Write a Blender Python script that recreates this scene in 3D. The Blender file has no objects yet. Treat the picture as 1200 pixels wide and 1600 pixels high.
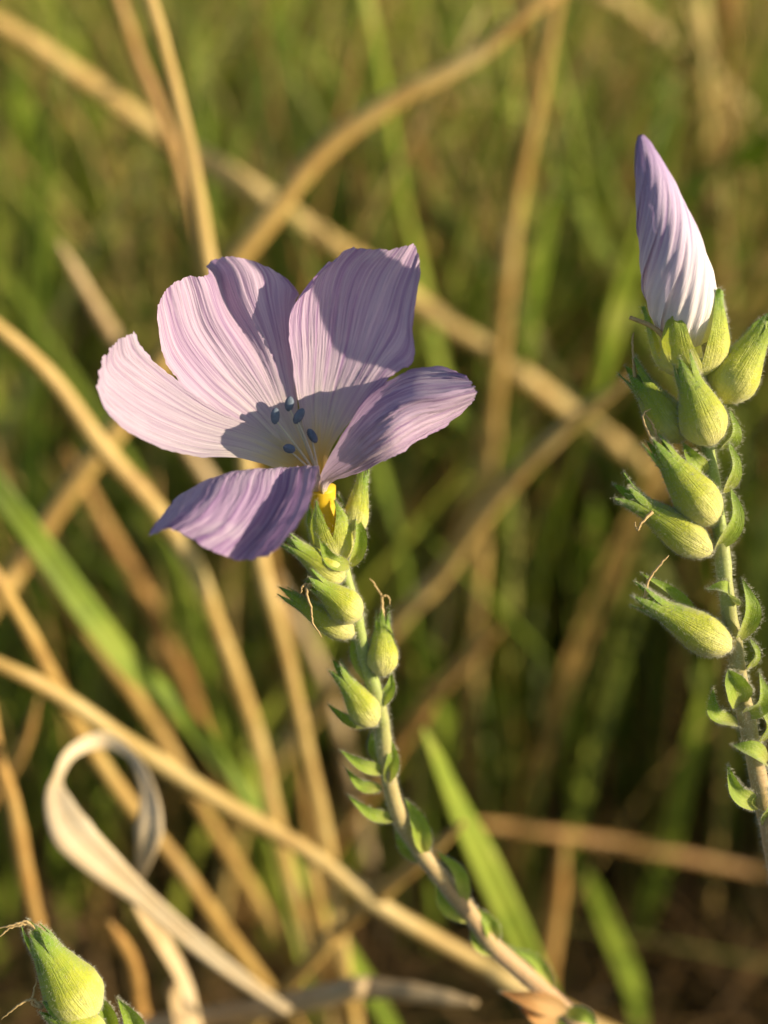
import bpy, math, random
import numpy as np
random.seed(7); rng = np.random.default_rng(7)
SC = bpy.context.scene; COL = SC.collection

# ------------------------------------------------------------------ camera, sky, sun, exposure
D = 0.14                     # focus distance (m)
U = 0.073 / 1200             # metres per photo pixel in the focus plane
PITCH = math.radians(30); CAMH = 0.32
cam_d = bpy.data.cameras.new('camera'); cam = bpy.data.objects.new('camera', cam_d); COL.objects.link(cam)
cam.location = (0, 0, CAMH); cam.rotation_euler = (math.radians(90) - PITCH, 0, 0)
cam_d.sensor_fit = 'HORIZONTAL'; cam_d.sensor_width = 24; cam_d.lens = 24 * D / (1200 * U)
cam_d.clip_start = 0.01; cam_d.clip_end = 500
cam_d.dof.use_dof = True; cam_d.dof.focus_distance = D - 0.0035; cam_d.dof.aperture_fstop = 12.0
SC.camera = cam
RIGHT = np.array([1., 0, 0]); UP = np.array([0, math.sin(PITCH), math.cos(PITCH)]); BACK = np.array([0, -math.cos(PITCH), math.sin(PITCH)])
CP = np.array([0, 0, CAMH])
s_cam = np.array([0.925, 0.140, 0.335]); s_cam /= np.linalg.norm(s_cam)
S_W = s_cam[0] * RIGHT + s_cam[1] * UP + s_cam[2] * BACK
el = math.asin(S_W[2]); az = math.atan2(S_W[0], S_W[1])
w = bpy.data.worlds.new('World'); SC.world = w; w.use_nodes = True
nt = w.node_tree; sky = nt.nodes.new('ShaderNodeTexSky'); sky.sky_type = 'NISHITA'; sky.sun_disc = False
sky.sun_elevation = el; sky.sun_rotation = az
nt.links.new(sky.outputs[0], nt.nodes['Background'].inputs[0]); nt.nodes['Background'].inputs[1].default_value = 0.085
sl = bpy.data.lights.new('sun', 'SUN'); sl.energy = 5.0; sl.angle = math.radians(0.5); sl.color = (1.0, 0.83, 0.60)
so = bpy.data.objects.new('sun', sl); COL.objects.link(so)
from mathutils import Vector
so.rotation_euler = Vector(S_W).to_track_quat('Z', 'Y').to_euler(); so.location = (1, -0.4, 1)
SC.view_settings.view_transform = 'Standard'; SC.view_settings.look = 'None'; SC.view_settings.exposure = 0.92; SC.view_settings.gamma = 1
SC.cycles.use_denoising = True; SC.cycles.max_bounces = 8; SC.cycles.transparent_max_bounces = 4
SC.cycles.sample_clamp_indirect = 6

# ------------------------------------------------------------------ helpers
def P(px, py, z=0.0):
    """photo pixel + height above the focus plane (in px units, towards the camera) -> a point in the meadow"""
    d = D - z * U
    return CP + RIGHT * ((px - 600) * U * d / D) + UP * ((800 - py) * U * d / D) - BACK * d
def PD(px, py, d): return P(px, py, (D - d) / U)
def camdepth(v): return -(v - CP) @ BACK
def nrm(v):
    v = np.asarray(v, float); return v / (np.linalg.norm(v, axis=-1, keepdims=True) + 1e-12)

def cr_weights(n, N):
    """matrix (N, n) of Catmull-Rom weights through n control points"""
    M = np.zeros((N, n)); ts = np.linspace(0, n - 1, N)
    for k, t in enumerate(ts):
        i = min(int(t), n - 2); f = t - i
        b = [-.5*f+f*f-.5*f**3, 1-2.5*f*f+1.5*f**3, .5*f+2*f*f-1.5*f**3, -.5*f*f+.5*f**3]
        for j, wt in enumerate(b):
            q = i - 1 + j
            if q < 0: M[k, 0] += 2*wt; M[k, 1] -= wt
            elif q > n - 1: M[k, n-1] += 2*wt; M[k, n-2] -= wt
            else: M[k, q] += wt
    return M
def crv(pts, N): pts = np.asarray(pts, float); return cr_weights(len(pts), N) @ pts
def snoise(x, seed, f0=1.0, oct=4, gain=.6):
    r = np.random.default_rng(seed); out = 0; a = 1; f = f0
    for _ in range(oct):
        out = out + a * np.sin(x * f * 6.283 + r.uniform(0, 6.283)) ; f *= 1.93; a *= gain
    return out

ORG = {}
def link(o, parent, origin):
    COL.objects.link(o); ORG[o.name] = np.asarray(origin, float)
    if parent is not None:
        o.parent = parent; o.location = Vector(ORG[o.name] - ORG[parent.name])
    else: o.location = Vector(ORG[o.name])
    return o
def empty(name, origin, parent=None):
    o = bpy.data.objects.new(name, None); o.empty_display_size = .005
    return link(o, parent, origin)
def mesh(name, V, F, mat, parent=None, uv=None, smooth=True, origin=None, col=None):
    V = np.asarray(V, float)
    org = np.asarray(origin, float) if origin is not None else (ORG[parent.name] if parent is not None else V[0])
    me = bpy.data.meshes.new(name); me.from_pydata((V - org).tolist(), [], F if isinstance(F, list) else F.tolist())
    if uv is not None:
        l = me.uv_layers.new(name='UVMap'); idx = np.empty(len(me.loops), int); me.loops.foreach_get('vertex_index', idx)
        l.data.foreach_set('uv', np.asarray(uv, float)[idx].ravel())
    if col is not None:
        a = me.attributes.new('tint', 'FLOAT_COLOR', 'POINT'); a.data.foreach_set('color', np.asarray(col, float).ravel())
    if smooth: me.polygons.foreach_set('use_smooth', [True] * len(me.polygons))
    me.materials.append(mat); me.update()
    return link(bpy.data.objects.new(name, me), parent, org)
def tag(o, label=None, cat=None, group=None, kind=None):
    for k, v in (('label', label), ('category', cat), ('group', group), ('kind', kind)):
        if v: o[k] = v
    return o
def gridF(R, C, wrap=False):
    i = np.arange(R - 1)[:, None]; j = np.arange(C if wrap else C - 1)[None]
    a = i * C + j; b = i * C + (j + 1) % C
    return np.stack([a, b, b + C, a + C], -1).reshape(-1, 4).tolist()
def gridN(G):
    du = np.gradient(G, axis=1); dv = np.gradient(G, axis=0)
    return nrm(np.cross(du, dv))
def gridUV(R, C):
    u, v = np.meshgrid(np.linspace(0, 1, C), np.linspace(0, 1, R)); return np.stack([u, v], -1).reshape(-1, 2)
def frames(path):
    path = np.asarray(path, float); t = nrm(np.gradient(path, axis=0)); n = np.zeros_like(t)
    a = np.array([0, 0, 1.]) if abs(t[0][2]) < .9 else np.array([1., 0, 0])
    v = nrm(np.cross(t[0], a))
    for i in range(len(t)):
        v = nrm(v - t[i] * (v @ t[i])); n[i] = v
    return t, n, np.cross(t, n)
def tubeG(path, rad, sides=8):
    t, a, b = frames(path); rad = np.broadcast_to(rad, (len(path),))
    th = np.linspace(0, 2 * np.pi, sides, endpoint=False)
    return np.asarray(path)[:, None] + rad[:, None, None] * (np.cos(th)[None, :, None] * a[:, None] + np.sin(th)[None, :, None] * b[:, None])
def tube(name, path, rad, mat, parent=None, sides=8, origin=None):
    G = tubeG(path, rad, sides); R, C = G.shape[:2]; F = gridF(R, C, True)
    F.append(list(range(C))[::-1]); F.append(list(range((R - 1) * C, R * C)))
    return mesh(name, G.reshape(-1, 3), F, mat, parent, gridUV(R, C), origin=origin)
HAIR = {}
def hair_on(key, pts, nor, n, length, wid, seed=0, droop=.25):
    n = int(n * 3.6); wid = wid * .38; length = length * .8
    """collect n fine hairs rooted at random samples of pts"""
    r = np.random.default_rng(seed + len(pts)); k = r.integers(0, len(pts), n)
    p = pts[k] + np.cross(nor[k], r.normal(0, 2.6 * U, (n, 3))); d = nrm(nor[k] + r.normal(0, droop, (n, 3))); L = length * r.uniform(.45, 1.25, n)[:, None]
    HAIR.setdefault(key, []).append((p, d, L, wid))
def hair_build(key, mat, parent):
    V = []; F = []
    base = 0
    for p, d, L, wid in HAIR.pop(key, []):
        n = len(p); a = nrm(np.cross(d, [0.3, 0.5, 0.8])); b = np.cross(d, a)
        q = np.stack([p + a*wid, p - a*wid*.5 + b*wid*.87, p - a*wid*.5 - b*wid*.87, p + d*L], 1).reshape(-1, 3)
        i = base + 4 * np.arange(n)[:, None]
        F.append(np.concatenate([i + [[0, 1, 3]], i + [[1, 2, 3]], i + [[2, 0, 3]]])); V.append(q); base += 4 * n
    if not V: return
    tag(mesh('hairs', np.concatenate(V), np.concatenate(F), mat, parent), kind='stuff')

# ------------------------------------------------------------------ materials
class N:
    def __init__(s, name):
        s.m = bpy.data.materials.new(name); s.m.use_nodes = True; s.t = s.m.node_tree; s.t.nodes.clear()
        s.out = s.n('ShaderNodeOutputMaterial')
    def n(s, ty, **k):
        x = s.t.nodes.new(ty)
        for a, b in k.items(): setattr(x, a, b)
        return x
    def l(s, a, b): s.t.links.new(a, b)
    def val(s, sock, v):
        if hasattr(v, 'node'): s.l(v, sock)
        else: sock.default_value = v
    def math(s, op, a, b=0.0, c=None, clamp=False):
        x = s.n('ShaderNodeMath', operation=op, use_clamp=clamp); s.val(x.inputs[0], a); s.val(x.inputs[1], b)
        if c is not None: s.val(x.inputs[2], c)
        return x.outputs[0]
    def mix(s, f, a, b, bt='MIX'):
        x = s.n('ShaderNodeMix', data_type='RGBA', blend_type=bt); s.val(x.inputs[0], f)
        for i, c in ((6, a), (7, b)): s.val(x.inputs[i], c if hasattr(c, 'node') else (*c, 1)[:4])
        return x.outputs[2]
    def ramp(s, f, stops):
        x = s.n('ShaderNodeValToRGB'); e = x.color_ramp.elements
        while len(e) < len(stops): e.new(.5)
        for q, (p, c) in zip(e, stops):
            q.position = p; q.color = (*c, 1)[:4] if not isinstance(c, (int, float)) else (c, c, c, 1)
        s.val(x.inputs[0], f); return x.outputs[0]
    def noise(s, vec, scale, detail=3, rough=.6, dist=0.0):
        x = s.n('ShaderNodeTexNoise'); s.l(vec, x.inputs['Vector']); x.inputs['Scale'].default_value = scale
        x.inputs['Detail'].default_value = detail; x.inputs['Roughness'].default_value = rough; x.inputs['Distortion'].default_value = dist
        return x.outputs[0]
    def mapping(s, vec, scale):
        x = s.n('ShaderNodeMapping'); s.l(vec, x.inputs[0]); x.inputs['Scale'].default_value = scale; return x.outputs[0]
    def bump(s, h, strength, dist):
        x = s.n('ShaderNodeBump'); s.l(h, x.inputs['Height']); x.inputs['Strength'].default_value = strength; x.inputs['Distance'].default_value = dist
        return x.outputs[0]
    def surf(s, color, rough=.6, trans=0.0, tcol=None, spec=.3, bump=None, sheen=0.0):
        p = s.n('ShaderNodeBsdfPrincipled'); s.val(p.inputs['Base Color'], color if hasattr(color, 'node') else (*color, 1)); s.val(p.inputs['Roughness'], rough)
        p.inputs['Specular IOR Level'].default_value = spec
        if sheen: p.inputs['Sheen Weight'].default_value = sheen
        if bump is not None: s.l(bump, p.inputs['Normal'])
        o = p.outputs[0]
        if trans:
            tr = s.n('ShaderNodeBsdfTranslucent'); c = tcol if tcol is not None else color
            s.val(tr.inputs[0], c if hasattr(c, 'node') else (*c, 1))
            if bump is not None: s.l(bump, tr.inputs['Normal'])
            mx = s.n('ShaderNodeMixShader'); mx.inputs[0].default_value = trans; s.l(o, mx.inputs[1]); s.l(tr.outputs[0], mx.inputs[2]); o = mx.outputs[0]
        s.l(o, s.out.inputs[0]); return s.m
    def uv(s):
        t = s.n('ShaderNodeTexCoord'); sp = s.n('ShaderNodeSeparateXYZ'); s.l(t.outputs['UV'], sp.inputs[0]); return t.outputs['UV'], sp.outputs[0], sp.outputs[1]
    def obj(s): return s.n('ShaderNodeTexCoord').outputs['Object']
    def rnd(s): return s.n('ShaderNodeObjectInfo').outputs['Random']

def petal_mat(name, ramp, vein, trans=.38, seedoff=0.0):
    m = N(name); uvv, u, v = m.uv()
    off = m.n('ShaderNodeVectorMath', operation='ADD'); m.l(uvv, off.inputs[0]); off.inputs[1].default_value = (seedoff, seedoff * .7, seedoff)
    a = m.noise(m.mapping(off.outputs[0], (30, 1.1, 1)), 1.0, 3, .6, .25)
    b = m.noise(m.mapping(off.outputs[0], (95, 2.2, 1)), 1.0, 2, .6, .3)
    c = m.noise(m.mapping(off.outputs[0], (5, 4, 1)), 1.0, 4, .6)
    va = m.ramp(a, [(.38, 1.0), (.47, .35), (.56, 0.0)]); vb = m.ramp(b, [(.40, 1.0), (.54, 0.0)])
    vm = m.math('ADD', m.math('MULTIPLY', va, .62), m.math('MULTIPLY', vb, .40), clamp=True)
    env = m.ramp(v, [(.2, 0.0), (.34, .30), (.55, .85), (1, .95)])
    base = m.ramp(m.math('ADD', v, m.math('MULTIPLY', m.math('SUBTRACT', c, .5), .22)), ramp)
    col = m.mix(m.math('MULTIPLY', vm, env), base, vein)
    patch = m.ramp(c, [(.60, 0.0), (.75, .35)])
    col = m.mix(m.math('MULTIPLY', patch, env), col, (.70, .66, .70))
    h = m.math('ADD', m.math('MULTIPLY', a, .7), m.math('MULTIPLY', b, .45))
    fine = m.noise(m.obj(), 9000, 2, .6); h2 = m.math('ADD', h, m.math('MULTIPLY', fine, .12))
    bp = m.bump(h2, .75, .00035)
    return m.surf(col, .52, trans, m.mix(.35, col, (.40, .18, .50)), .28, bp, .15)
YEL = (.80, .55, .02); CREAM = (.70, .66, .52)
RAMP = [(.13, YEL), (.24, (.78, .68, .24)), (.34, CREAM)]
M = {}
for i in range(5):
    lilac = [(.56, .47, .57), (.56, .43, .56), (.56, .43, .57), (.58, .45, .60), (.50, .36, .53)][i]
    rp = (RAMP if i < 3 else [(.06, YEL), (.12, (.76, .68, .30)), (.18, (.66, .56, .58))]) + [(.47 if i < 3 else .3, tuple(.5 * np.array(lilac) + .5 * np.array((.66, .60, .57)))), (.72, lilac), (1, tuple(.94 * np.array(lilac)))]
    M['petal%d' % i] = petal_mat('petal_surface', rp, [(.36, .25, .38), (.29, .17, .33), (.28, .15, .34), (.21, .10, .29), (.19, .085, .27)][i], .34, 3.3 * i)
M['bud'] = petal_mat('bud_petal_surface', [(.0, (.80, .76, .52)), (.12, (.86, .82, .76)), (.35, (.84, .77, .82)), (.7, (.66, .55, .74)), (1, (.42, .30, .58))], (.34, .20, .46), .25, 19)

def green_mat(name, lo, mid, hi, trans=.3, speck=9000):
    m = N(name); uvv, u, v = m.uv(); o = m.obj()
    n = m.noise(o, 700, 3, .6); nf = m.noise(o, speck * .5, 2, .6)
    c = m.ramp(m.math('ADD', v, m.math('MULTIPLY', m.math('SUBTRACT', n, .5), .5)), [(0, lo), (.42, mid), (.9, hi)])
    c = m.mix(m.ramp(nf, [(.58, 0.0), (.8, .3)]), c, (.48, .55, .22))
    # fine lengthwise nerves
    st = m.noise(m.mapping(uvv, (26, 1.2, 1)), 1.0, 2); c = m.mix(m.math('MULTIPLY', m.ramp(st, [(.45, 0.0), (.65, 1.0)]), .16), c, tuple(.5 * np.array(mid)))
    return m.surf(c, .5, trans, None, .35, m.bump(m.math('ADD', st, m.math('MULTIPLY', nf, .6)), .6, .0002), .25)
M['sepal'] = green_mat('sepal_surface', (.80, .76, .30), (.54, .58, .055), (.21, .38, .025), .36)
M['capsule'] = green_mat('capsule_surface', (.62, .60, .22), (.48, .50, .12), (.25, .34, .06), .2)
M['leaf'] = green_mat('leaf_surface', (.46, .48, .09), (.31, .42, .035), (.24, .38, .025), .38)
M['dryleaf'] = green_mat('dry_small_leaf_surface', (.56, .38, .15), (.66, .38, .13), (.62, .26, .06), .4)
def stem_mat():
    m = N('stem_surface'); uvv, u, v = m.uv(); o = m.obj(); n = m.noise(m.mapping(o, (1, 1, .35)), 500, 3)
    c = m.ramp(m.math('ADD', v, m.math('MULTIPLY', m.math('SUBTRACT', n, .5), .4)), [(0, (.36, .20, .10)), (.3, (.38, .25, .12)), (.55, (.34, .29, .11)), (.8, (.26, .33, .08)), (1, (.30, .38, .08))])
    return m.surf(c, .55, 0, None, .3, m.bump(n, .4, .0003), .3)
M['stem'] = stem_mat()
def plain(name, c, rough=.6, trans=0., spec=.3, var=.25, sc=600):
    m = N(name); n = m.noise(m.obj(), sc, 3); k = m.mix(m.math('MULTIPLY', n, 1.0), tuple(np.array(c) * (1 - var)), tuple(np.minimum(1, np.array(c) * (1 + var))))
    return m.surf(k, rough, trans, None, spec, m.bump(n, .4, .0002))
M['hair'] = plain('hair_surface', (.62, .62, .48), .4, .35)
M['anther'] = plain('anther_surface', (.12, .155, .20), .7, 0, .2, .5, 2500)
M['filament'] = plain('filament_surface', (.75, .72, .55), .5, .4)
M['style'] = plain('withered_surface', (.52, .38, .17), .6, .2, .3, .45, 1500)

def grass_mat(name, ramp, trans=.35, rough=.5):
    """colour varies per object, plus streaks and stains along the blade"""
    m = N(name); uvv, u, v = m.uv(); o = m.obj(); r = m.rnd()
    st = m.noise(m.mapping(uvv, (14, .6, 1)), 1.0, 2); bl = m.noise(o, 60, 4, .7)
    f = m.math('ADD', m.math('MULTIPLY', r, .5), m.math('MULTIPLY', bl, 1.8)); f = m.math('SUBTRACT', f, .68)
    c = m.ramp(f, ramp); c = m.mix(m.math('MULTIPLY', m.ramp(st, [(.4, 0.0), (.65, 1.0)]), .35), c, (.22, .15, .05))
    return m.surf(c, rough, trans, None, .35, m.bump(st, .4, .0005))
M['straw'] = grass_mat('straw_surface', [(0, (.26, .15, .04)), (.3, (.42, .27, .075)), (.6, (.52, .37, .12)), (.85, (.60, .47, .20)), (1, (.42, .40, .13))], .15)
M['rust'] = grass_mat('rust_straw_surface', [(0, (.24, .12, .035)), (.5, (.40, .22, .06)), (1, (.50, .33, .11))], .15)
M['pale'] = grass_mat('pale_straw_surface', [(0, (.42, .29, .14)), (.4, (.62, .47, .26)), (.7, (.72, .58, .36)), (1, (.74, .64, .44))], .3)
M['blade'] = grass_mat('green_blade_surface', [(0, (.12, .20, .02)), (.35, (.22, .33, .03)), (.7, (.34, .43, .05)), (1, (.48, .50, .14))], .45)
def tint_mat():
    m = N('meadow_surface'); a = m.n('ShaderNodeAttribute', attribute_name='tint'); n = m.noise(m.obj(), 60, 3)
    c = m.mix(m.math('MULTIPLY', n, .5), a.outputs[0], (.10, .07, .02)); return m.surf(c, .55, .38, a.outputs[0], .3)
M['meadow'] = tint_mat()
def ground_mat():
    m = N('ground_surface'); o = m.obj(); n = m.noise(o, 9, 6, .65); f = m.noise(o, 90, 5, .7)
    c = m.ramp(m.math('ADD', m.math('MULTIPLY', n, .6), m.math('MULTIPLY', f, .45)), [(.3, (.03, .022, .012)), (.5, (.07, .05, .02)), (.62, (.08, .085, .02)), (.8, (.17, .12, .05))])
    return m.surf(c, .9, 0, None, .1, m.bump(f, .8, .01))
M['ground'] = ground_mat()

# ------------------------------------------------------------------ ground
gn = 61; gx = np.linspace(-1, 1, gn); gx = np.sign(gx) * (np.abs(gx) ** 3) * 150
X, Y = np.meshgrid(gx, gx); Z = -.012 + .010 * np.sin(X * 5.1 + 1) * np.cos(Y * 4.3) * (np.abs(X) < 8) * (np.abs(Y) < 8)
tag(mesh('ground', np.stack([X, Y, Z], -1).reshape(-1, 3), gridF(gn, gn), M['ground'], origin=(0, 0, 0)), kind='structure')

# ------------------------------------------------------------------ petals
def petal(rows, mat, parent, seed, nu=72, nv=84, ripple=1.0, name='petal', jag=1.0):
    A = np.array([[P(*c) for c in r] for r in rows]); R, C = A.shape[:2]
    Wv = cr_weights(R, nv); Wu = cr_weights(C, nu)
    G = np.einsum('ar,rcx,bc->abx', Wv, A, Wu)
    u = np.linspace(0, 1, nu); 
    cl = np.linalg.norm(np.diff(G[:, nu // 2], axis=0), axis=1); v = np.concatenate([[0], np.cumsum(cl)]); v /= v[-1]
    nor = gridN(G)
    env = np.clip((v - .15) / .5, 0, 1)[:, None]
    us = u[None, :] + .012 * snoise(v[:, None] * 1.0, seed + 3, 1.3, 3)
    h = .55 * snoise(us * 1.0, seed, 7, 4, .75) + .8 * snoise(us + .3 * v[:, None], seed + 1, 2.1, 2) * v[:, None] + .35 * snoise(us * 3 + v[:, None] * .6, seed + 5, 9, 2)
    G = G + nor * (h * env * ripple * 1.1 * U)[..., None]
    # ragged, faintly crinkled rim
    rim = np.clip((v - .86) / .14, 0, 1)[:, None] ** 2
    dv = nrm(np.gradient(G, axis=0)); G = G + dv * (rim * snoise(u[None] * 1.0, seed + 9, 5, 5, .8) * 1.6 * U * jag)[..., None]
    G = G + nor * (rim * snoise(u[None] * 1.0, seed + 11, 4, 3, .7) * 2.2 * U * jag)[..., None]
    du = nrm(np.gradient(G, axis=1)); side = (np.abs(u - .5) * 2)[None] ** 12
    G = G + du * (side * env * snoise(v[:, None], seed + 13, 6, 4, .8) * 1.0 * U)[..., None]
    UVs = np.stack(np.broadcast_arrays(u[None, :], v[:, None]), -1).reshape(-1, 2)
    return mesh(name, G.reshape(-1, 3), gridF(nv, nu), mat, parent, UVs)

ground_pt = lambda px, py, z: np.array([*(P(px, py, z)[:2]), 0.0])
MAIN = [(519,845,-18),(534,880,-20),(543,912,-26),(553,950,-34),(562,990,-48),(573,1040,-66),(588,1085,-82),(597,1125,-96),(600,1165,-112),(607,1215,-134),(622,1270,-160),(650,1320,-188),(690,1372,-222),(735,1428,-262),(775,1482,-305),(838,1536,-355),(888,1584,-400),(935,1650,-450)]
mp = [P(*p) for p in MAIN]; e = mp[-1]; mp += [np.array([e[0]+.012, e[1]+.004, e[2]-.03]), np.array([e[0]+.022, e[1]+.008, e[2]*.5]), np.array([e[0]+.026, e[1]+.010, -.02])]
plant = empty('flax_plant', [mp[-1][0], mp[-1][1], 0])
tag(plant, 'flax plant with one open five-petalled lilac flower above a spire of green pods', 'flower', 'pale lilac flax plants')

def stem(path, r0, r1, parent, key, n=120, hairs=900, hl=9, hcut=None):
    pth = crv(path, n)[::-1]; rad = np.linspace(r1, r0, n) * (1 + .06 * snoise(np.linspace(0, 1, n), 5, 9, 3))
    G = tubeG(pth, rad, 12); nor = nrm(G - pth[:, None])
    F = gridF(n, 12, True); F.append(list(range(12))[::-1]); F.append(list(range((n-1)*12, n*12)))
    hair_on(key, G[n // 4:].reshape(-1, 3), nor[n // 4:].reshape(-1, 3), hairs, hl * U, .42 * U, 3)
    return mesh('stem', G.reshape(-1, 3), F, M['stem'], parent, gridUV(n, 12))
stem(mp, 8.5 * U, 19 * U, plant, 'main', hairs=1500)

flower = empty('open_flower', P(515, 840, -18), plant)
P1 = [[(500,796,-22),(502,796,-20),(504,796,-18),(506,796,-20),(508,796,-24)],
      [(466,750,24),(470,743,10),(475,737,0),(481,731,-8),(487,726,-12)],
      [(385,718,78),(390,706,55),(398,694,36),(408,683,22),(420,676,10)],
      [(300,713,126),(304,692,98),(312,670,75),(322,652,60),(336,638,50)],
      [(226,690,176),(226,662,144),(232,634,116),(246,608,95),(268,588,80)],
      [(172,650,208),(167,618,178),(172,590,152),(190,565,132),(226,548,112)],
      [(153,603,216),(155,580,194),(164,556,170),(182,534,150),(211,518,126)]]
P2 = [[(501,796,-24),(502,796,-24),(503,796,-24),(504,796,-25),(505,796,-25),(506,796,-25),(507,796,-25),(508,796,-25)],
      [(455,732,0),(460,724,-7),(465,717,-12),(470,712,-15),(474,709,-17),(478,707,-18),(482,705,-20),(487,704,-22)],
      [(395,680,6),(407,662,-4),(420,650,-12),(433,642,-16),(440,638,-20),(448,635,-22),(456,634,-26),(465,634,-34)],
      [(318,632,40),(336,602,22),(360,580,6),(388,564,-2),(402,554,-17),(418,545,-14),(436,540,-26),(458,538,-40)],
      [(264,575,66),(284,538,46),(313,514,28),(346,500,18),(358,484,-20),(384,474,-8),(420,470,-20),(460,482,-50)],
      [(246,508,76),(264,476,60),(294,454,40),(327,446,24),(340,430,-26),(366,424,-4),(412,430,-16),(465,458,-52)],
      [(246,480,80),(260,454,66),(288,433,46),(320,432,28),(326,412,-28),(348,402,-6),(398,408,-14),(450,436,-38)]]
P3 = [[(504,796,-26),(505,796,-26),(507,796,-26),(508,796,-26),(510,796,-25),(511,796,-24)],
      [(485,716,-18),(491,713,-21),(497,711,-23),(503,710,-23),(508,711,-21),(513,714,-17)],
      [(467,634,-18),(482,630,-27),(499,629,-33),(517,632,-36),(535,640,-34),(551,654,-26)],
      [(456,560,-8),(480,548,-18),(508,543,-27),(540,547,-34),(574,562,-36),(606,592,-30)],
      [(451,508,6),(480,488,-6),(514,474,-17),(554,472,-28),(604,496,-38),(646,562,-38)],
      [(460,476,14),(490,440,4),(526,424,-8),(572,424,-20),(622,440,-32),(645,505,-34)],
      [(486,446,20),(516,408,10),(554,388,0),(602,391,-12),(648,384,-24),(657,428,-28)]]
P4 = [[(507,796,-24),(508,796,-22),(509,796,-21),(510,796,-20),(511,796,-20),(512,796,-22)],
      [(504,740,-16),(501,744,12),(500,747,32),(502,750,42),(507,754,42),(515,757,28)],
      [(534,682,-22),(536,690,40),(541,698,92),(548,707,112),(556,722,116),(562,738,98)],
      [(576,620,-32),(579,633,50),(586,651,134),(593,662,160),(605,688,156),(615,712,128)],
      [(631,583,-34),(632,598,56),(637,622,146),(643,634,162),(653,659,146),(663,683,112)],
      [(688,573,-8),(688,590,70),(691,613,150),(695,624,160),(700,641,130),(709,657,94)],
      [(726,587,78),(733,595,108),(740,604,140),(743,611,150),(740,623,120),(733,637,84)]]
P5 = [[(502,797,-20),(504,797,-18),(506,797,-17),(507,797,-17),(508,797,-18),(509,797,-19),(510,797,-20)],
      [(470,760,14),(477,761,18),(484,762,20),(490,762,20),(496,761,18),(500,760,14),(503,758,10)],
      [(385,765,92),(408,756,100),(432,750,100),(455,747,94),(474,745,84),(487,743,84),(500,742,84)],
      [(292,768,160),(338,744,174),(380,735,170),(420,732,156),(456,730,134),(478,729,150),(497,728,164)],
      [(262,793,200),(312,776,224),(360,772,222),(408,770,206),(448,768,180),(472,765,206),(491,762,226)],
      [(245,815,232),(288,802,258),(332,812,262),(376,822,248),(420,820,220),(450,813,246),(474,806,268)],
      [(230,838,250),(260,828,272),(290,836,280),(326,858,276),(374,876,254),(408,870,270),(432,860,284)]]
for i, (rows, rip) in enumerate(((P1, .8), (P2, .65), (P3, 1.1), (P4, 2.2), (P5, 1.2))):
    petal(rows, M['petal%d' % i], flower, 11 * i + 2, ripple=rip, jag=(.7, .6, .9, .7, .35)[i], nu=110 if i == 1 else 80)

# stamens
for (ax, ay, az_, L, ang) in ((452,631,6,24,80),(430,650,24,26,85),(467,650,14,28,58),(488,681,8,26,-58),(452,701,46,20,-14)):
    c = P(ax, ay, az_); a = math.radians(ang); dirp = RIGHT * math.cos(a) + UP * math.sin(a) + BACK * .25
    dirp = nrm(dirp); pth = np.array([c + dirp * L * U * .5 * s for s in np.linspace(-1, 1, 13)])
    rr = np.sqrt(np.clip(1 - np.linspace(-1, 1, 13) ** 2 * .97, .03, 1)) * 7.2 * U
    G = tubeG(pth, rr, 12); th = np.linspace(0, 2 * np.pi, 12, endpoint=False)
    G = pth[:, None] + (G - pth[:, None]) * (1 - .22 * np.abs(np.cos(th)) ** 6)[None, :, None]   # groove between the two lobes
    F = gridF(13, 12, True); F.append(list(range(12))[::-1]); F.append(list(range(144, 156)))
    mesh('anther', G.reshape(-1, 3), F, M['anther'], flower, gridUV(13, 12))
    b = P(499, 748, 4); mid = (c + b) / 2 + BACK * 6 * U
    tube('filament', crv([b, mid, c - dirp * L * U * .2], 14), np.linspace(2.6, 1.1, 14) * U, M['filament'], flower, 6)
tube('throat_tube', crv([P(514,838,-18), P(510,806,-17), P(505,785,-14), P(502,762,-6)], 14), np.linspace(13, 23, 14) * U, plain('throat_surface', (.80,.55,.03), .5, .3), flower, 18)

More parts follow.
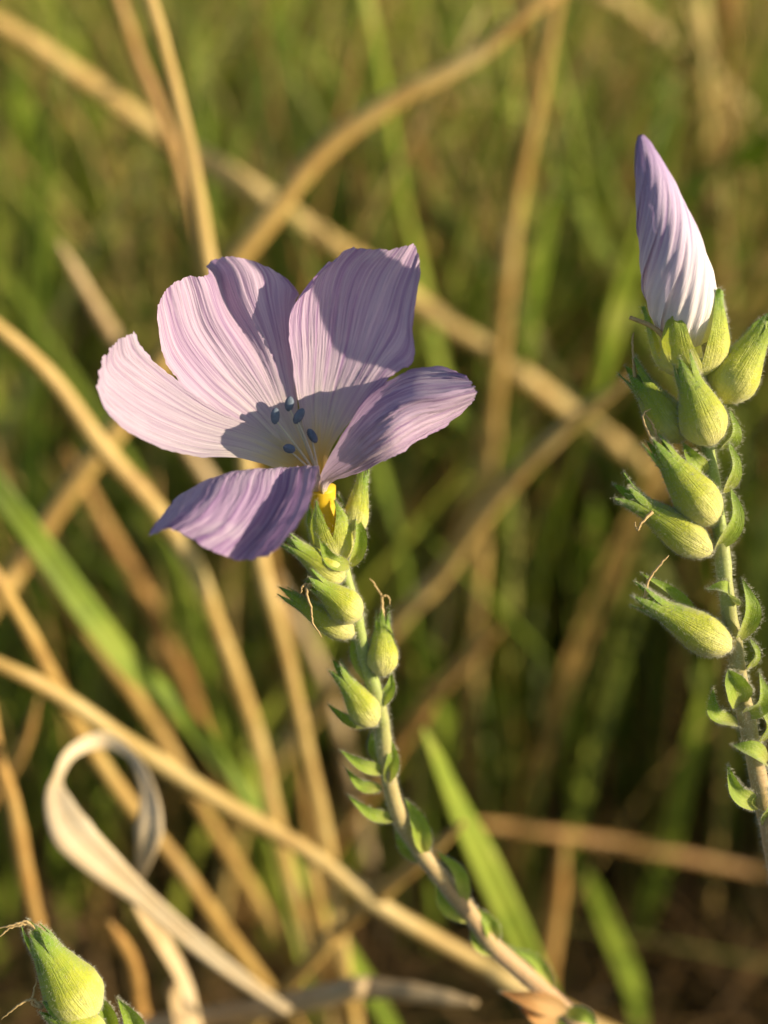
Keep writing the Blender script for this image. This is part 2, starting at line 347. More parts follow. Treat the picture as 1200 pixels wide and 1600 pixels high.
# ------------------------------------------------------------------ pods, leaves, withered styles
def axis_frame(B, T):
    a = nrm(T - B); e1 = nrm(np.cross(a, BACK)); return a, e1, np.cross(a, e1)
def pod(b, t, R, parent, key, roll=0., n=5, spread=.32, capsule=True, style=None, seed=0, hairs=160, sl=1.0, name='seed_pod', wide=1.0, matS='sepal', bend=None):
    rr = np.random.default_rng(seed + 50); B = P(*b); T = P(*t); a, e1, e2 = axis_frame(B, T); L = np.linalg.norm(T - B); Rm = R * U * .93
    bd = (RIGHT * bend[0] + UP * bend[1] + BACK * bend[2]) * U if bend else np.zeros(3)
    root = empty(name, B, parent)
    def pt(tt, ang, r):
        return B + a * (tt * L)[..., None] + r[..., None] * (np.cos(ang)[..., None] * e1 + np.sin(ang)[..., None] * e2) + (4 * tt * (1 - tt))[..., None] * bd
    if capsule:
        tt = np.linspace(0, .93, 22); th = np.linspace(0, 2 * np.pi, 20, endpoint=False)
        r = Rm * np.interp(tt, [0, .06, .18, .34, .5, .7, .93], [.18, .57, .87, .88, .66, .36, .05])
        TT, TH = np.meshgrid(tt, th, indexing='ij'); G = pt(TT, TH, r[:, None] * (1 + .035 * np.cos(5 * TH)))
        F = gridF(22, 20, True); F.append(list(range(20))[::-1]); F.append(list(range(420, 440)))
        mesh('capsule', G.reshape(-1, 3), F, M['capsule'], root, gridUV(22, 20))
    for i in range(n):
        nr, nc = 18, 11; tt = np.linspace(0, 1, nr); s = np.linspace(-1, 1, nc)
        ext = sl * rr.uniform(.93, 1.06); fl = spread * rr.uniform(.8, 1.3)
        r = Rm * np.interp(tt, [0, .07, .2, .34, .5, .7, .88, 1], [.2, .64, .96, .97, .76, .50, .37 + fl * .3, fl + .12] if name != 'calyx' else [.25, .62, .88, .98, 1.0, 1.0, .5 + .5 * spread, spread + .04])
        hw = np.radians(np.interp(tt, [0, .15, .35, .6, .85, 1], [48, 54, 50, 46, 30, 3] if name != 'calyx' else [50, 54, 44, 30, 14, 1.5])) * wide
        TT, SS = np.meshgrid(tt, s, indexing='ij')
        ang = roll + i * 2 * np.pi / n + SS * hw[:, None] + .08 * np.sin(TT * 5 + i)
        rad = r[:, None] * (1.03 + .05 * (i % 2) + .07 * (1 - np.abs(SS)) ** 2 - .04 * np.abs(SS) ** 3) + .6 * U * np.sin(TT * 23 + SS * 9 + i)
        G = pt(TT * ext, ang, rad)
        o = mesh('sepal', G.reshape(-1, 3), gridF(nr, nc), M[matS], root, gridUV(nr, nc))
        nor = gridN(G); cen = B + a * (TT * L)[..., None]; sg = np.sign(np.sum(nor * (G - cen), -1, keepdims=True)); nor = nor * sg
        edge = np.concatenate([G[:, 0], G[:, -1], G[:, 5]]); en = nrm(np.concatenate([nor[:, 0], nor[:, -1], nor[:, 5]]))
        hair_on(key, edge, en, hairs // 8, 9 * U, .42 * U, seed + i, .5)
        hair_on(key, G.reshape(-1, 3), nor.reshape(-1, 3), hairs // 2, 6.5 * U, .40 * U, seed + i + 9, .35)
    if style is not None:
        for k, s_ in enumerate(style):
            q = crv([P(*x) for x in s_], 24)
            q = q + (rr.normal(0, .6 * U, (24, 3)))
            tube('withered_style', q, np.interp(np.linspace(0, 1, 24), [0, .3, .8, 1], [3.4, 2.2, 1.5, .7]) * U, M['style'], root, 6)
    return root
def leaf(b, t, wd, parent, key, bow=(0, 0, 0), face=None, mat='leaf', seed=0, fold=.28, hairs=60):
    B = P(*b); T = P(*t); mid = (B + T) / 2 + (RIGHT * bow[0] + UP * bow[1] + BACK * bow[2]) * U
    nr, nc = 16, 9; c = crv([B, (B * .55 + mid * .9 + T * .05) / 1.5, mid, T], nr); c = crv([B, mid, T], nr)
    tg = nrm(np.gradient(c, axis=0)); f = nrm(BACK + .3 * UP if face is None else RIGHT * face[0] + UP * face[1] + BACK * face[2])
    lat = nrm(np.cross(tg, f)); nn = nrm(np.cross(lat, tg)); v = np.linspace(0, 1, nr)
    hw = wd * U * .42 * np.interp(v, [0, .06, .2, .38, .6, .82, 1], [.25, .55, .9, 1, .76, .36, .02])
    s = np.linspace(-1, 1, nc)
    G = c[:, None] + lat[:, None] * (hw[:, None] * s[None])[..., None] + nn[:, None] * ((np.abs(s)[None] ** 1.4 * hw[:, None]) * fold * 2 + .8 * U * np.sin(v[:, None] * 11 + s[None] * 2 + seed))[..., None]
    o = mesh('leaf', G.reshape(-1, 3), gridF(nr, nc), M[mat], parent, gridUV(nr, nc))
    nor = gridN(G)
    hair_on(key, np.concatenate([G[:, 0], G[:, -1]]), np.concatenate([-lat, lat]), hairs, 7 * U, .42 * U, seed, .4)
    hair_on(key, G.reshape(-1, 3), nor.reshape(-1, 3), hairs // 2, 6 * U, .4 * U, seed + 2, .4)
    return o

# open flower's calyx and the pods below it
pod((528,880,-16), (505,774,-10), 36, flower, 'main', roll=.4, capsule=False, spread=.66, seed=1, name='calyx', sl=.92, wide=.95, hairs=260)
pod((550,842,-10), (570,728,-30), 21, plant, 'main', roll=.4, seed=14, spread=.12, hairs=120, name='young_bud')
leaf((546,884,-8), (556,800,-2), 30, plant, 'main', bow=(8,0,12), face=(.5,.1,.8), seed=5, fold=.5)
leaf((545,885,6), (498,838,18), 30, plant, 'main', bow=(-4,-14,10), seed=6)
pod((536,905,-8), (444,842,30), 26, plant, 'main', roll=.2, seed=2)
pod((562,965,-4), (482,902,30), 29, plant, 'main', roll=.9, seed=3, style=[[(492,912,26),(478,922,32),(486,950,34),(489,972,34),(502,996,34)],[(492,914,28),(474,914,34),(470,926,36)]])
pod((552,993,-30), (438,923,-4), 23, plant, 'main', roll=.1, seed=4)
pod((597,1056,-58), (599,952,-58), 27, plant, 'main', roll=.6, seed=5, style=[[(598,966,-56),(596,935,-54),(588,918,-54),(577,903,-50)],[(598,966,-54),(597,935,-52),(606,932,-52),(610,944,-50)]], spread=.2)
pod((586,1133,-80), (524,1042,-56), 27, plant, 'main', roll=.3, seed=6, spread=.42)
leaf((575,1065,-66), (570,960,-50), 30, plant, 'main', bow=(-14,0,-8), face=(-.4,.2,.8), seed=7)
leaf((590,1105,-86), (612,1050,-74), 26, plant, 'main', bow=(8,0,4), seed=8)
leaf((572,1135,-100), (512,1100,-90), 22, plant, 'main', bow=(0,-8,0), seed=9)
for b, t, wd, bow in [((601,1206,-124),(531,1172,-100),26,(0,-6,8)), ((596,1232,-136),(540,1200,-118),24,(-4,-12,0)), ((606,1222,-124),(606,1146,-110),28,(8,0,8)),
        ((592,1195,-130),(582,1140,-126),20,(-6,0,-6)), ((618,1280,-160),(543,1242,-138),26,(-2,-10,4)), ((664,1332,-180),(633,1248,-160),38,(6,6,12)), ((660,1346,-205),(617,1288,-196),28,(-8,-8,-6)),
        ((728,1408,-235),(682,1330,-205),30,(12,8,6)), ((732,1438,-260),(682,1372,-238),32,(-12,-10,4)), ((774,1470,-290),(736,1414,-265),32,(8,4,10)), ((770,1490,-300),(738,1432,-285),30,(-10,-8,4)),
        ((862,1546,-365),(798,1480,-330),30,(10,12,4)), ((882,1582,-380),(934,1606,-370),34,(6,10,8))]:
    leaf(b, t, wd, plant, 'main', bow=bow, seed=int(b[0]))
leaf((884,1578,-372), (782,1550,-350), 46, plant, 'main', bow=(0,6,18), mat='dryleaf', seed=31)
leaf((872,1590,-380), (812,1572,-350), 40, plant, 'main', bow=(0,-8,10), mat='dryleaf', seed=32)
hair_build('main', M['hair'], plant)

# ---- the second plant, with a twisted closed bud
RZ = lambda y: float(np.interp(y, [212, 490, 620, 900, 1200, 1400], [196, 50, 45, 45, 5, -50]))
R_ = lambda x, y, dz=0: (x, y, RZ(y) + dz)
RP = [R_(*p) for p in ((1092,560),(1098,620),(1106,700),(1116,770),(1126,840),(1133,910),(1142,975),(1152,1040),(1164,1110),(1178,1180),(1192,1250),(1207,1325),(1225,1420),(1240,1520))]
rp = [P(*p) for p in RP]; e = rp[-1]; rp += [np.array([e[0]+.01, e[1]+.012, e[2]-.05]), np.array([e[0]+.016, e[1]+.022, e[2]*.45]), np.array([e[0]+.018, e[1]+.026, -.02])]
plant2 = empty('flax_plant', [rp[-1][0], rp[-1][1], 0])
tag(plant2, 'flax plant topped by a tightly twisted closed lilac bud, with hairy pods below', 'flower', 'pale lilac flax plants')
stem(rp, 10 * U, 17 * U, plant2, 'second', hairs=1900, hl=10)
bud = empty('closed_bud', P(*R_(1078, 530)), plant2)
def twisted_bud(b, t, R, parent):
    B = P(*b); T = P(*t); a, e1, e2 = axis_frame(B, T); L = np.linalg.norm(T - B); nr, nc = 60, 34
    for i in range(5):
        tt = np.linspace(0, 1, nr); s = np.linspace(0, 1, nc); TT, SS = np.meshgrid(tt, s, indexing='ij')
        r = R * U * np.interp(tt, [0, .08, .18, .3, .45, .6, .75, .88, .96, 1], [.62, .84, .98, 1.0, .90, .74, .56, .36, .22, .08])
        width = np.interp(tt, [0, .3, .8, 1], [1.9, 1.9, 2.3, 2.6])[:, None]
        ang = i * 2 * np.pi / 5 + SS * width + (2.9 * TT + .6 * TT ** 2)
        rad = r[:, None] * (1.0 + .085 * SS + .03 * np.sin(SS * 30 + TT * 9 + i) * (1 - TT * .5)) - 1.5 * U * (1 - SS)
        rad = np.maximum(rad, .8 * U)
        bow = np.sin(TT * np.pi)[..., None] * RIGHT * 4 * U
        G = B + a * (TT * L)[..., None] + rad[..., None] * (np.cos(ang)[..., None] * e1 + np.sin(ang)[..., None] * e2) + bow
        UVs = np.stack([SS * .6, TT * .95 + .02], -1).reshape(-1, 2)
        mesh('petal', G.reshape(-1, 3), gridF(nr, nc), M['bud'], parent, UVs)
twisted_bud(R_(1078, 530), R_(1001, 212, 12), 50, bud)
pod(R_(1090, 588), R_(1070, 466, 0), 63, bud, 'second', roll=.35, capsule=False, spread=1.0, seed=21, name='calyx', hairs=240, wide=.66, sl=1.04)
tube('withered_style', crv([P(*R_(1056,560,30)), P(*R_(1040,530,34)), P(*R_(1018,510,36)), P(*R_(984,496,38))], 24), np.linspace(5, 3, 24) * U, M['style'], plant2, 6)
pod(R_(1125,628,6), R_(1204,492,20), 40, plant2, 'second', roll=1.5, seed=22, spread=.1, hairs=260)
pod(R_(1113,694,26), R_(1064,560,60), 38, plant2, 'second', roll=.5, seed=23, spread=.3, hairs=320)
pod(R_(1066,688,-10), R_(983,574,-4), 33, plant2, 'second', roll=.3, seed=24, spread=.45, hairs=320, style=[[R_(992,590,0),R_(990,560,6),R_(988,535,6),R_(990,520,6)]])
pod(R_(1118,818,16), R_(1022,690,40), 36, plant2, 'second', roll=.7, seed=25, spread=.3, hairs=420, style=[[R_(1030,706,38),R_(1022,668,42),R_(1006,645,44)],[R_(1030,706,38),R_(1014,680,44),R_(1005,650,46),R_(1016,638,40)]])
pod(R_(1110,864,8), R_(966,764,30), 31, plant2, 'second', roll=.15, seed=26, spread=.55, hairs=420, style=[[R_(1020,800,44),R_(1004,815,50),R_(996,828,50),R_(992,815,50)]])
pod(R_(1140,1014,10), R_(992,928,34), 33, plant2, 'second', roll=.55, seed=27, spread=.42, hairs=480, style=[[R_(1006,940,34),R_(1014,905,36),R_(1032,882,38),R_(1045,868,38)]])
leaf(R_(1100,995,-10), R_(1002,896,0), 26, plant2, 'second', bow=(10,10,0), seed=3, face=(-.4,.5,.7))
for b, t, wd, bow, fc in [((1118,858),(1142,762),40,(14,0,12),(.5,0,.8)), ((1126,700),(1140,640),36,(10,-8,10),(.6,0,.7)), ((1104,740),(1066,690),34,(-4,-6,14),None), ((1130,770),(1138,690),36,(10,0,6),(.6,0,.7)),
        ((1150,945),(1104,920),44,(0,10,16),(0,.8,.6)), ((1153,1000),(1160,905),40,(12,0,12),(.4,0,.9)), ((1166,1046),(1172,998),26,(10,0,2),(.7,0,.6)),
        ((1156,1100),(1138,1046),50,(-4,4,26),(-.1,.3,.9)), ((1163,1118),(1186,1050),38,(14,-8,10),(.4,.2,.8)), ((1152,1132),(1114,1076),34,(-16,-12,4),(-.2,.6,.7)), ((1186,1160),(1186,1104),28,(12,0,0),(.7,0,.6)),
        ((1198,1192),(1144,1164),42,(0,6,14),(0,.6,.8)), ((1184,1260),(1137,1196),36,(-10,-10,8),(-.2,.4,.9)), ((1196,1290),(1200,1230),36,(8,0,8),None)]:
    leaf(R_(*b, 8), R_(*t, 20), wd, plant2, 'second', bow=bow, face=fc, seed=int(b[1]), hairs=110)
hair_build('second', M['hair'], plant2)

# ---- a third plant reaching into the corner with two pods
e = P(150, 1700, -40); tp = [P(138,1590,10), P(146,1640,-10), e, np.array([e[0]+.002, e[1]+.01, e[2]-.05]), np.array([e[0]+.004, e[1]+.02, e[2]*.4]), np.array([e[0]+.004, e[1]+.024, -.02])]
plant3 = empty('flax_plant', [tp[-1][0], tp[-1][1], 0])
tag(plant3, 'flax plant showing only plump green pods with curled dry tips, no petals', 'flower', 'pale lilac flax plants')
stem(tp, 11 * U, 16 * U, plant3, 'third', n=60, hairs=300)
pod((142,1592,40), (48,1446,70), 47, plant3, 'third', roll=.6, seed=41, spread=.12, hairs=420, style=[[(52,1452,68),(40,1440,70),(18,1446,74),(-8,1452,74)],[(52,1452,68),(40,1444,70),(14,1452,74),(-4,1466,76)]])
pod((160,1640,60), (64,1566,70), 36, plant3, 'third', roll=.2, seed=42, spread=.3, hairs=260, style=[[(66,1574,66),(50,1562,70),(30,1570,76),(2,1592,76)],[(66,1574,66),(50,1566,70),(58,1530,66)]])
leaf((215,1650,30), (184,1560,40), 46, plant3, 'third', bow=(14,4,10), seed=44, hairs=140)
leaf((170,1640,20), (128,1540,10), 44, plant3, 'third', bow=(16,4,0), seed=45, hairs=140)
hair_build('third', M['hair'], plant3)

# ------------------------------------------------------------------ grass traced one by one
def to_ground(pts, lower_last=True):
    """carry the lower end of a stalk on down to the soil and let the upper end run out"""
    p = np.array(pts)
    if p[0][2] < p[-1][2]: p = p[::-1]
    t = nrm(p[-1] - p[-2]); e = p[-1]; h = e[2]
    sl = max(-t[2], .35); hor = np.array([t[0], max(t[1], .0) + .15, 0]); k = h / sl
    g1 = e + np.array([hor[0] * k * .35, hor[1] * k * .35, -h * .45]); g2 = e + np.array([hor[0] * k * .55, hor[1] * k * .6, -h - .012])
    return np.concatenate([p, [g1, g2]])
def stalk(name, pts, wpx, d0, d1, mat, label, group=None, cat='grass', up=.04, flat=False, taper=True, seed=0):
    n = len(pts); dd = np.linspace(d0, d1, n) / 100
    q = [PD(x, y, d) for (x, y), d in zip(pts, dd)]
    if up:
        t = nrm(q[0] - q[1]) if q[0][2] > q[-1][2] else nrm(q[-1] - q[-2])
        if q[0][2] > q[-1][2]: q = [q[0] + t * up + np.array([0, .3, -.35]) * up] + q
        else: q = q + [q[-1] + t * up + np.array([0, .3, -.35]) * up]
    p = to_ground(q); N_ = 64; c = crv(p, N_); dm = (d0 + d1) / 200
    hw = wpx * .44 * U * dm / D; v = np.linspace(0, 1, N_)
    wv = hw * np.interp(v, [0, .08, .3, 1], [.25 if taper else .8, .7 if taper else 1, 1, 1.0])
    if flat: return blade_mesh(name, c, wv * 1.15, mat, label, group, cat, seed)
    wv = wv * (1 + .05 * snoise(v, seed, 5, 3))
    for node in (.34, .58, .8): wv = wv * (1 + .28 * np.exp(-((v - node) / .006) ** 2))
    o = tube(name, c, wv, M[mat], None, 8, origin=[c[-1][0], c[-1][1], 0])
    return tag(o, label, cat, group)
def blade_mesh(name, c, hw, mat, label, group, cat, seed=0, twist=.6, fold=.35, face=None, parent=None, origin=None):
    n = len(c); tg = nrm(np.gradient(c, axis=0)); f = nrm(BACK * 1.0 + RIGHT * .5 + UP * .3) if face is None else nrm(np.array(face))
    lat = nrm(np.cross(tg, f)); nn = nrm(np.cross(lat, tg)); v = np.linspace(0, 1, n); a = twist * np.sin(v * 4 + seed)
    l2 = lat * np.cos(a)[:, None] + nn * np.sin(a)[:, None]; n2 = nn * np.cos(a)[:, None] - lat * np.sin(a)[:, None]
    s = np.array([-1, -.5, 0, .5, 1]); th = .00012
    top = c[:, None] + l2[:, None] * (hw[:, None] * s)[..., None] + n2[:, None] * (np.abs(s)[None] * hw[:, None] * fold)[..., None]
    ring = np.concatenate([top, (top - n2[:, None] * th)[:, ::-1]], 1); C = 10; F = gridF(n, C, True)
    F.append(list(range(C))[::-1]); F.append(list(range((n - 1) * C, n * C)))
    o = mesh(name, ring.reshape(-1, 3), F, M[mat], parent, gridUV(n, C), origin=[c[-1][0], c[-1][1], 0] if origin is None else origin)
    return tag(o, label, cat, group)

T = [  # kind, points, width px, depth at both ends (cm), material, label
 ('dry_grass_stalk', [(228,-20),(265,110),(300,260),(326,420),(370,640),(405,870),(445,1020),(480,1180),(515,1350),(548,1580)], 30, 20.5, 25, 'straw', 'long golden straw stalk passing straight down behind the open lilac flower'),
 ('dry_grass_stalk', [(178,-20),(215,90),(262,210),(292,310),(312,400)], 24, 26, 28, 'rust', 'short rusty straw stalk leaning against the long golden straw'),
 ('dry_grass_stalk', [(-20,30),(110,110),(250,210),(400,300),(540,395),(690,500),(820,590)], 38, 31, 38, 'straw', 'straw stalk slanting down from the green blades to behind the upper petals'),
 ('dry_grass_stalk', [(880,-20),(740,90),(610,160),(500,240),(430,330),(370,405),(280,530),(190,660),(100,780),(20,900),(-40,980)], 38, 27, 28, 'straw', 'thick bowed straw stalk arching over behind the two upper petals'),
 ('dry_grass_stalk', [(-20,500),(80,590),(160,700),(240,790),(300,880),(340,980),(380,1090),(410,1190),(440,1330)], 34, 21, 26, 'straw', 'knotted straw stalk passing behind the pointed tip of the drooping petal'),
 ('green_grass_blade', [(-20,740),(60,850),(130,950),(200,1040),(270,1105),(330,1180),(420,1300),(480,1400)], 42, 22, 27, 'blade', 'broad bright green blade crossing several straw stalks below the drooping petal'),
 ('dry_grass_stalk', [(40,870),(120,970),(190,1060),(250,1150),(330,1290)], 30, 24, 28, 'straw', 'straw stalk lying close along the broad bright green blade'),
 ('dry_grass_stalk', [(-20,880),(40,980),(90,1080),(130,1150),(190,1240),(270,1340),(340,1440)], 30, 20, 24, 'straw', 'straw stalk running down behind the loop of the curled dry leaf'),
 ('dry_grass_stalk', [(-20,1030),(90,1085),(200,1160),(340,1250),(480,1330),(600,1420),(740,1500),(880,1580)], 32, 20, 23, 'straw', 'long low straw stalk slanting from the curled dry leaf to the flax stem foot'),
 ('dry_grass_stalk', [(92,380),(150,480),(205,570),(280,680)], 28, 26, 30, 'pale', 'pale blunt straw tip standing beside the leftward lilac petal'),
 ('green_grass_blade', [(20,120),(50,250),(66,420),(75,600),(60,760)], 52, 40, 48, 'blade', 'wide soft green blade standing upright in the bright grass'),
 ('dry_grass_stalk', [(872,-20),(832,180),(802,330),(785,480),(770,640),(755,800),(742,1000)], 32, 30, 40, 'straw', 'upright straw stalk midway between the flower and the twisted bud'),
 ('green_grass_blade', [(866,300),(835,440),(812,580),(792,720),(776,880)], 40, 34, 42, 'blade', 'yellow-green blade rising close beside the upright straw stalk'),
 ('green_grass_blade', [(566,-20),(600,150),(625,300),(652,420),(690,590),(722,720),(750,860)], 30, 34, 42, 'blade', 'slender green blade rising behind the tall upper petal with the ragged corner'),
 ('dry_grass_stalk', [(640,170),(655,300),(665,420),(690,560),(700,760)], 34, 42, 50, 'rust', 'brownish stalk standing just behind the slender green blade'),
 ('dry_grass_stalk', [(1082,-20),(1094,100),(1100,220),(1108,360)], 42, 44, 52, 'straw', 'thick golden stalk standing above the twisted bud'),
 ('dry_grass_stalk', [(1130,-20),(1136,140),(1128,300)], 34, 50, 56, 'rust', 'brown stalk standing next to the thick golden stalk'),
 ('green_grass_blade', [(1060,170),(1010,330),(972,450),(936,580),(905,690)], 40, 30, 36, 'blade', 'pale green blade leaning behind the twisted bud'),
 ('dry_grass_stalk', [(985,590),(860,690),(760,800),(690,900),(610,985)], 34, 27, 31, 'straw', 'slanting straw stalk between the rolled petal and the hairy pods'),
 ('dry_grass_stalk', [(780,985),(700,1060),(640,1140),(580,1230)], 30, 29, 33, 'rust', 'dull straw stalk slanting down to the lowest two pods of the open flower'),
 ('green_grass_blade', [(1230,200),(1150,260),(1060,320),(980,400)], 38, 36, 42, 'blade', 'pale green blade bending sideways behind the top of the twisted bud'),
 ('green_grass_blade', [(660,1140),(708,1255),(760,1360),(818,1485),(860,1590)], 48, 22, 25, 'blade', 'bright green blade close behind the bare lower flax stem'),
 ('dry_grass_stalk', [(725,1285),(660,1343),(600,1392),(530,1455),(470,1520)], 32, 21, 23, 'straw', 'short straw piece crossing behind the flax stem at its leaves'),
 ('dry_grass_stalk', [(720,1283),(850,1300),(1000,1325),(1180,1360)], 22, 36, 40, 'rust', 'thin straw bent over sideways towards the second flax stem'),
 ('dry_grass_stalk', [(745,1568),(640,1550),(545,1545),(440,1570)], 38, 20, 21, 'pale', 'cream cut straw lying flat below the bare lower flax stem'),
 ('dry_grass_stalk', [(-10,1150),(20,1260),(40,1370),(60,1460),(80,1580)], 30, 20, 23, 'rust', 'brown straw standing behind the curled tip of the plump pods'),
 ('dry_grass_stalk', [(60,1090),(35,1170),(5,1220),(-30,1290)], 22, 23, 25, 'rust', 'thin brown straw bending away from the curled dry leaf'),
 ('dry_grass_stalk', [(170,1440),(205,1500),(215,1560),(235,1640)], 30, 21, 23, 'rust', 'rusty straw standing between the plump pods and the curled dry leaf'),
 ('dry_grass_stalk', [(480,1330),(500,1430),(540,1530),(560,1640)], 28, 26, 29, 'straw', 'straw stalk rising beside the foot of the long golden straw'),
 ('dry_grass_stalk', [(100,700),(170,830),(230,940),(280,1040),(310,1130)], 30, 33, 38, 'rust', 'rusty stalk in the dark gap behind the bright green blade'),
 ('dry_grass_stalk', [(560,140),(575,220),(560,330),(590,500)], 36, 50, 56, 'rust', 'reddish stalk tip in the dark gap above the tall upper petal'),
 ('dry_grass_stalk', [(800,-20),(805,130),(790,230),(800,380)], 44, 52, 60, 'rust', 'reddish brown stalk where the arching straw rises'),
 ('dry_grass_stalk', [(940,-10),(1010,40),(1070,90),(1150,160)], 30, 46, 50, 'straw', 'straw crossing behind the thick golden stalk'),
 ('dry_grass_stalk', [(640,190),(740,165),(760,80)], 34, 48, 50, 'straw', 'bent straw elbow behind the slender green blade'),
 ('green_grass_blade', [(1110,1010),(1085,1130),(1050,1290),(1010,1420)], 30, 36, 42, 'blade', 'green blade behind the second flax stem with an orange tip'),
 ('dry_grass_stalk', [(880,1310),(870,1400),(855,1500),(850,1580)], 36, 30, 33, 'rust', 'orange straw stub in the dark grass beyond the bright green blade'),
 ('green_grass_blade', [(915,1360),(950,1450),(985,1540),(1000,1640)], 32, 34, 38, 'blade', 'yellowish green blade in the dark grass beyond the orange stub'),
 ('green_grass_blade', [(752,380),(748,520),(744,680),(736,860),(730,1020)], 34, 44, 52, 'blade', 'tall yellow-green blade just beside the tip of the rolled petal'),
 ('dry_grass_stalk', [(700,700),(706,800),(712,900),(700,1040)], 36, 46, 52, 'straw', 'soft yellow straw below the tip of the rolled petal'),
 ('dry_grass_stalk', [(828,760),(832,840),(826,920),(820,1040)], 30, 44, 50, 'rust', 'orange straw between the slanting straw and the hairy pods'),
 ('dry_grass_stalk', [(756,900),(760,980),(752,1060),(748,1160)], 28, 42, 48, 'rust', 'short orange straw below the slanting straw'),
 ('green_grass_blade', [(842,800),(838,950),(828,1100),(822,1240)], 38, 42, 50, 'blade', 'yellowish blade standing upright below the slanting straw'),
 ('green_grass_blade', [(930,780),(925,900),(918,1020),(905,1160)], 36, 40, 46, 'blade', 'green blade standing close by the hairy pods of the second flax'),
 ('green_grass_blade', [(985,690),(988,820),(992,960),(988,1120)], 44, 44, 52, 'blade', 'broad green blade directly behind the lowest hairy pod'),
 ('dry_grass_stalk', [(888,640),(902,720),(910,800),(905,900)], 34, 46, 52, 'rust', 'pinkish brown straw beside the hairy pods'),
 ('dry_grass_stalk', [(1010,600),(1020,680),(1015,780),(1000,900)], 36, 46, 52, 'straw', 'pale straw behind the darkest hairy pod'),
 ('green_grass_blade', [(120,60),(140,200),(150,340),(158,500)], 46, 44, 52, 'blade', 'soft green blade standing where the slanting straw begins'),
 ('green_grass_blade', [(440,-20),(432,120),(420,260),(410,380)], 44, 48, 56, 'blade', 'soft green blade behind the crossing of the two large straws'),
 ('green_grass_blade', [(330,40),(350,160),(360,280),(372,400)], 40, 50, 58, 'blade', 'faint green blade beside the long golden straw'),
 ('green_grass_blade', [(668,1000),(690,1090),(700,1200),(712,1330)], 34, 38, 44, 'blade', 'dark green blade behind the bright green blade at the lower stem'),
 ('green_grass_blade', [(385,1180),(420,1300),(450,1420),(490,1560)], 34, 27, 31, 'blade', 'fresh green blade between the long golden straw and the knotted straw'),
]
for i, (nm, pts, wp, d0, d1, mt, lb) in enumerate(T):
    stalk(nm, pts, wp, d0, d1, mt, lb, 'dry straws in the meadow' if 'dry' in nm else 'green blades in the meadow', flat='blade' in nm, seed=i, up=.0 if 0 < pts[0][0] < 1200 and 0 < pts[0][1] < 1600 else .04)

# the curled dry leaf: one ribbon, looping over itself
lp = [(452,1580,20.2),(380,1530,19.8),(300,1468,19.3),(222,1400,18.9),(165,1352,18.6),(112,1300,18.4),(90,1252,18.5),(90,1215,18.8),(112,1175,19.2),(160,1156,19.5),(205,1180,19.4),(230,1230,19.1),(234,1300,18.8),(212,1390,19.2)]
c = crv([PD(x, y, d / 100) for x, y, d in lp], 90); v = np.linspace(0, 1, 90)
hw = 1.25 * U * np.interp(v * 13, range(14), [8, 14, 17, 18, 27, 33, 22, 8, 11, 16, 7, 13, 25, 3])
cl = blade_mesh('curled_dry_leaf', c, hw, 'pale', 'cream dry grass leaf curled into a loop beside the plump green pods', 'dry straws in the meadow', 'leaf', 1.2, .6, .25, origin=[c[0][0], c[0][1] + .02, 0])
stalk('dry_grass_leaf', [(215,1405),(250,1470),(285,1540),(315,1650)], 34, 19.6, 21, 'pale', 'pale dry leaf hanging straight down from the crossing of the curled leaf', 'dry straws in the meadow', 'leaf', up=0, flat=True, taper=False)
stalk('dry_grass_leaf', [(262,1535),(275,1575),(285,1640)], 40, 20.6, 21.5, 'pale', 'small cream leaf stub below the curled dry leaf', 'dry straws in the meadow', 'leaf', up=0, flat=True)

# ------------------------------------------------------------------ more single blades (alike, only their place differs)
def inside(v, m=0.0):
    q = v - CP; d = -(q @ BACK); x = q @ RIGHT; y = q @ UP
    return (np.abs(x) < d * (.0365 + m) / D) & (np.abs(y) < d * (.0487 + m) / D) & (d > 0)
def random_blade(r, y0, y1, hmin, hmax, lean, right=False):
    y = r.uniform(y0, y1); half = .30 * y + .05; x = r.uniform(.0 if right else -half, half); h = r.uniform(hmin, hmax)
    a = r.uniform(0, 6.283); ln = h * r.uniform(.05, lean); dx, dy = math.cos(a) * ln, math.sin(a) * ln
    base = np.array([x, y, -.015]); tip = base + [dx, dy, h]; mid = base + [dx * .3, dy * .3, h * .58]
    return np.array([base, (base * .5 + mid * .5), mid, tip])
r = np.random.default_rng(21); made = {'g': 0, 's': 0}
while made['g'] < 245 or made['s'] < 180:
    k = 'g' if made['g'] < 245 else 's'
    more = made['g'] >= 190 and (k == 'g' or made['s'] >= 120)
    q = random_blade(r, .36, .62, .10, .26, .3, True) if more else random_blade(r, .30, 1.0, .14, .38, .5)
    c = crv(q, 18)
    if camdepth(c).min() < .27: continue
    vis = inside(c).mean()
    if vis < .3: continue
    made[k] += 1
    if k == 'g':
        hw = r.uniform(.0008, .0020 if not more else .0015) * np.interp(np.linspace(0, 1, 18), [0, .3, .7, 1], [.7, 1, .8, .04])
        blade_mesh('green_grass_blade', c[::-1], hw[::-1], 'blade', 'narrow green grass blade in the blurred meadow behind the flax', 'blurred green blades in the meadow', 'grass', r.uniform(0, 6), .8, .3, face=[r.normal(), -1, .3])
    else:
        hw = r.uniform(.0006, .0014) * np.interp(np.linspace(0, 1, 18), [0, .6, 1], [1, .9, .35])
        o = tube('dry_grass_stalk', c[::-1], hw[::-1], M[r.choice(['straw', 'straw', 'rust'])], None, 6, origin=[c[0][0], c[0][1], 0])
        tag(o, 'thin dry straw in the blurred meadow behind the flax', 'grass', 'blurred thin straws in the meadow')

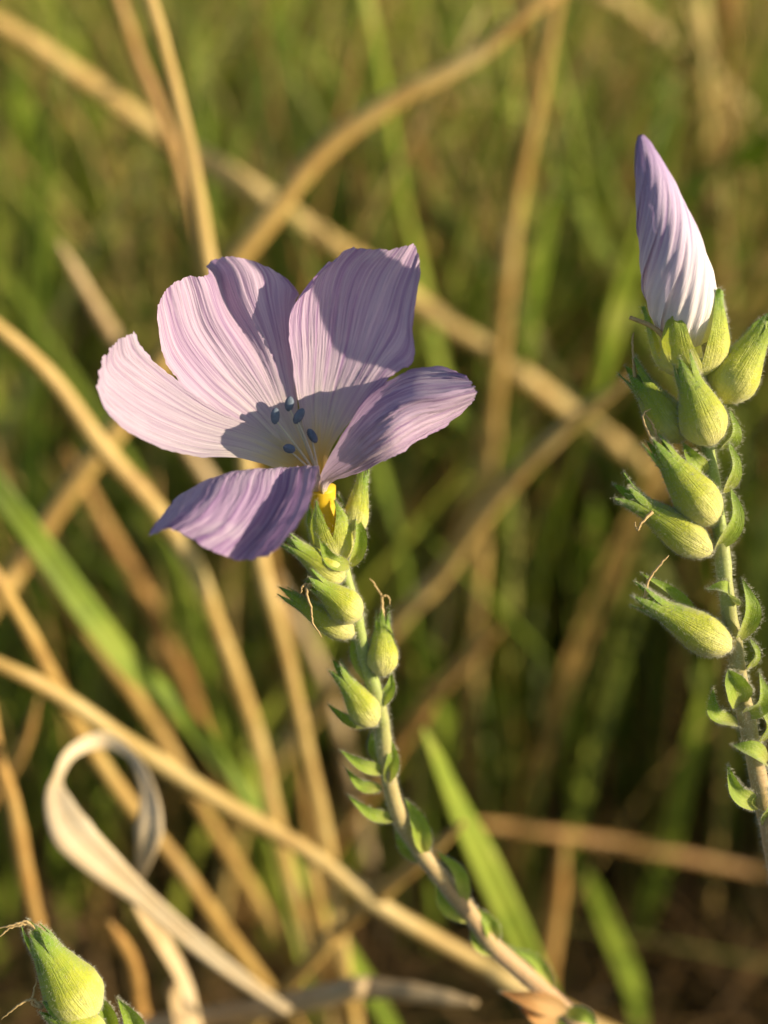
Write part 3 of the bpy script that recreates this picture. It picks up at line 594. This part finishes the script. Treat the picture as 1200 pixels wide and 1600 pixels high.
# ------------------------------------------------------------------ the uncountable rest of the meadow
def mass(name, n, y0, y1, hmin, hmax, wmin, wmax, lean, cols, label, seed, mind=.38, pw=1.0, near=0):
    r = np.random.default_rng(seed); K = 6
    y = y0 + (y1 - y0) * r.random(n) ** pw; x = r.uniform(-1, 1, n) * (.36 * y + .10) + .04
    if near: y[:near] = r.uniform(-.05, .75, near); x[:near] = r.choice([-1, 1, 1], near) * r.uniform(.10, .65, near)
    h = r.uniform(hmin, hmax, n) ; a = r.uniform(0, 6.283, n); ln = h * r.uniform(.05, lean, n)
    if near: h[:near] *= .6; ln[:near] *= .6
    # clumps: colour and height drift over the ground
    cl = np.sin(x * 17 + 1.3 * np.sin(y * 9)) * np.cos(y * 13 + seed)
    h = h * (1 + .18 * cl); t = np.linspace(0, 1, K)
    ctr = np.stack([x[:, None] + np.cos(a)[:, None] * ln[:, None] * t ** 1.8, y[:, None] + np.sin(a)[:, None] * ln[:, None] * t ** 1.8, -.015 + h[:, None] * (t - .12 * t ** 3)[None]], -1)
    wd = r.uniform(wmin, wmax, n)[:, None] * np.interp(t, [0, .35, .75, 1], [.7, 1, .75, .06])[None]
    fa = r.uniform(0, 6.283, n); lat = np.stack([np.cos(fa), np.sin(fa), np.zeros(n)], -1)[:, None]
    V = np.stack([ctr - lat * wd[..., None], ctr + lat * wd[..., None]], 2)      # n,K,2,3
    W = V.reshape(n, -1, 3); ok = (camdepth(W) > mind).all(1) | (~inside(W.reshape(-1, 3), .012).reshape(n, -1)).all(1)
    ok &= (np.linalg.norm(W[..., :2] - np.array([.0, .0]), axis=-1).min(1) > .07)
    V = V[ok]; m = len(V); cl = cl[ok]
    cols = np.array(cols); mixf = np.clip(.5 + .35 * cl - .35 * np.clip(x[ok] * 4, -1, 1) * (name == 'green_grass') + r.normal(0, .3, m), 0, .999) * (len(cols) - 1)
    i0 = mixf.astype(int); f = (mixf - i0)[:, None]; c = cols[i0] * (1 - f) + cols[i0 + 1] * f
    c = c * r.uniform(.75, 1.25, m)[:, None]; cc = np.concatenate([np.repeat(c, K * 2, 0), np.ones((m * K * 2, 1))], 1)
    b = (np.arange(m) * K * 2)[:, None, None]; k = (np.arange(K - 1) * 2)[None, :, None]
    F = (b + k + np.array([0, 1, 3, 2])[None, None]).reshape(-1, 4)
    o = mesh(name, V.reshape(-1, 3), F, M['meadow'], None, origin=(0, 0, 0), col=cc)
    return tag(o, label, 'grass', None, 'stuff')
G1 = [(.10,.16,.015),(.21,.31,.025),(.33,.40,.04),(.46,.48,.09)]
S1 = [(.30,.17,.04),(.50,.32,.09),(.62,.46,.16),(.46,.43,.11)]
mass('green_grass', 10500, .30, 3.0, .10, .34, .0008, .0022, .8, G1, 'mixed green meadow grass filling the blurred distance', 3, pw=1.2, near=700)
mass('dry_grass', 6300, .30, 3.0, .08, .36, .0006, .0016, .9, S1, 'dry straw-coloured meadow grass mixed among the green', 4, pw=1.2, near=350)
mass('thatch', 6000, .22, 2.2, .015, .06, .0006, .0016, 3.5, [(.10,.06,.02),(.22,.13,.05),(.34,.20,.08),(.12,.13,.03)], 'brown matted dead grass lying over the soil', 5, pw=1.2, mind=.26)
print('tris', sum(len(o.data.polygons) * 2 for o in bpy.data.objects if o.type == 'MESH'), 'objects', len(bpy.data.objects))
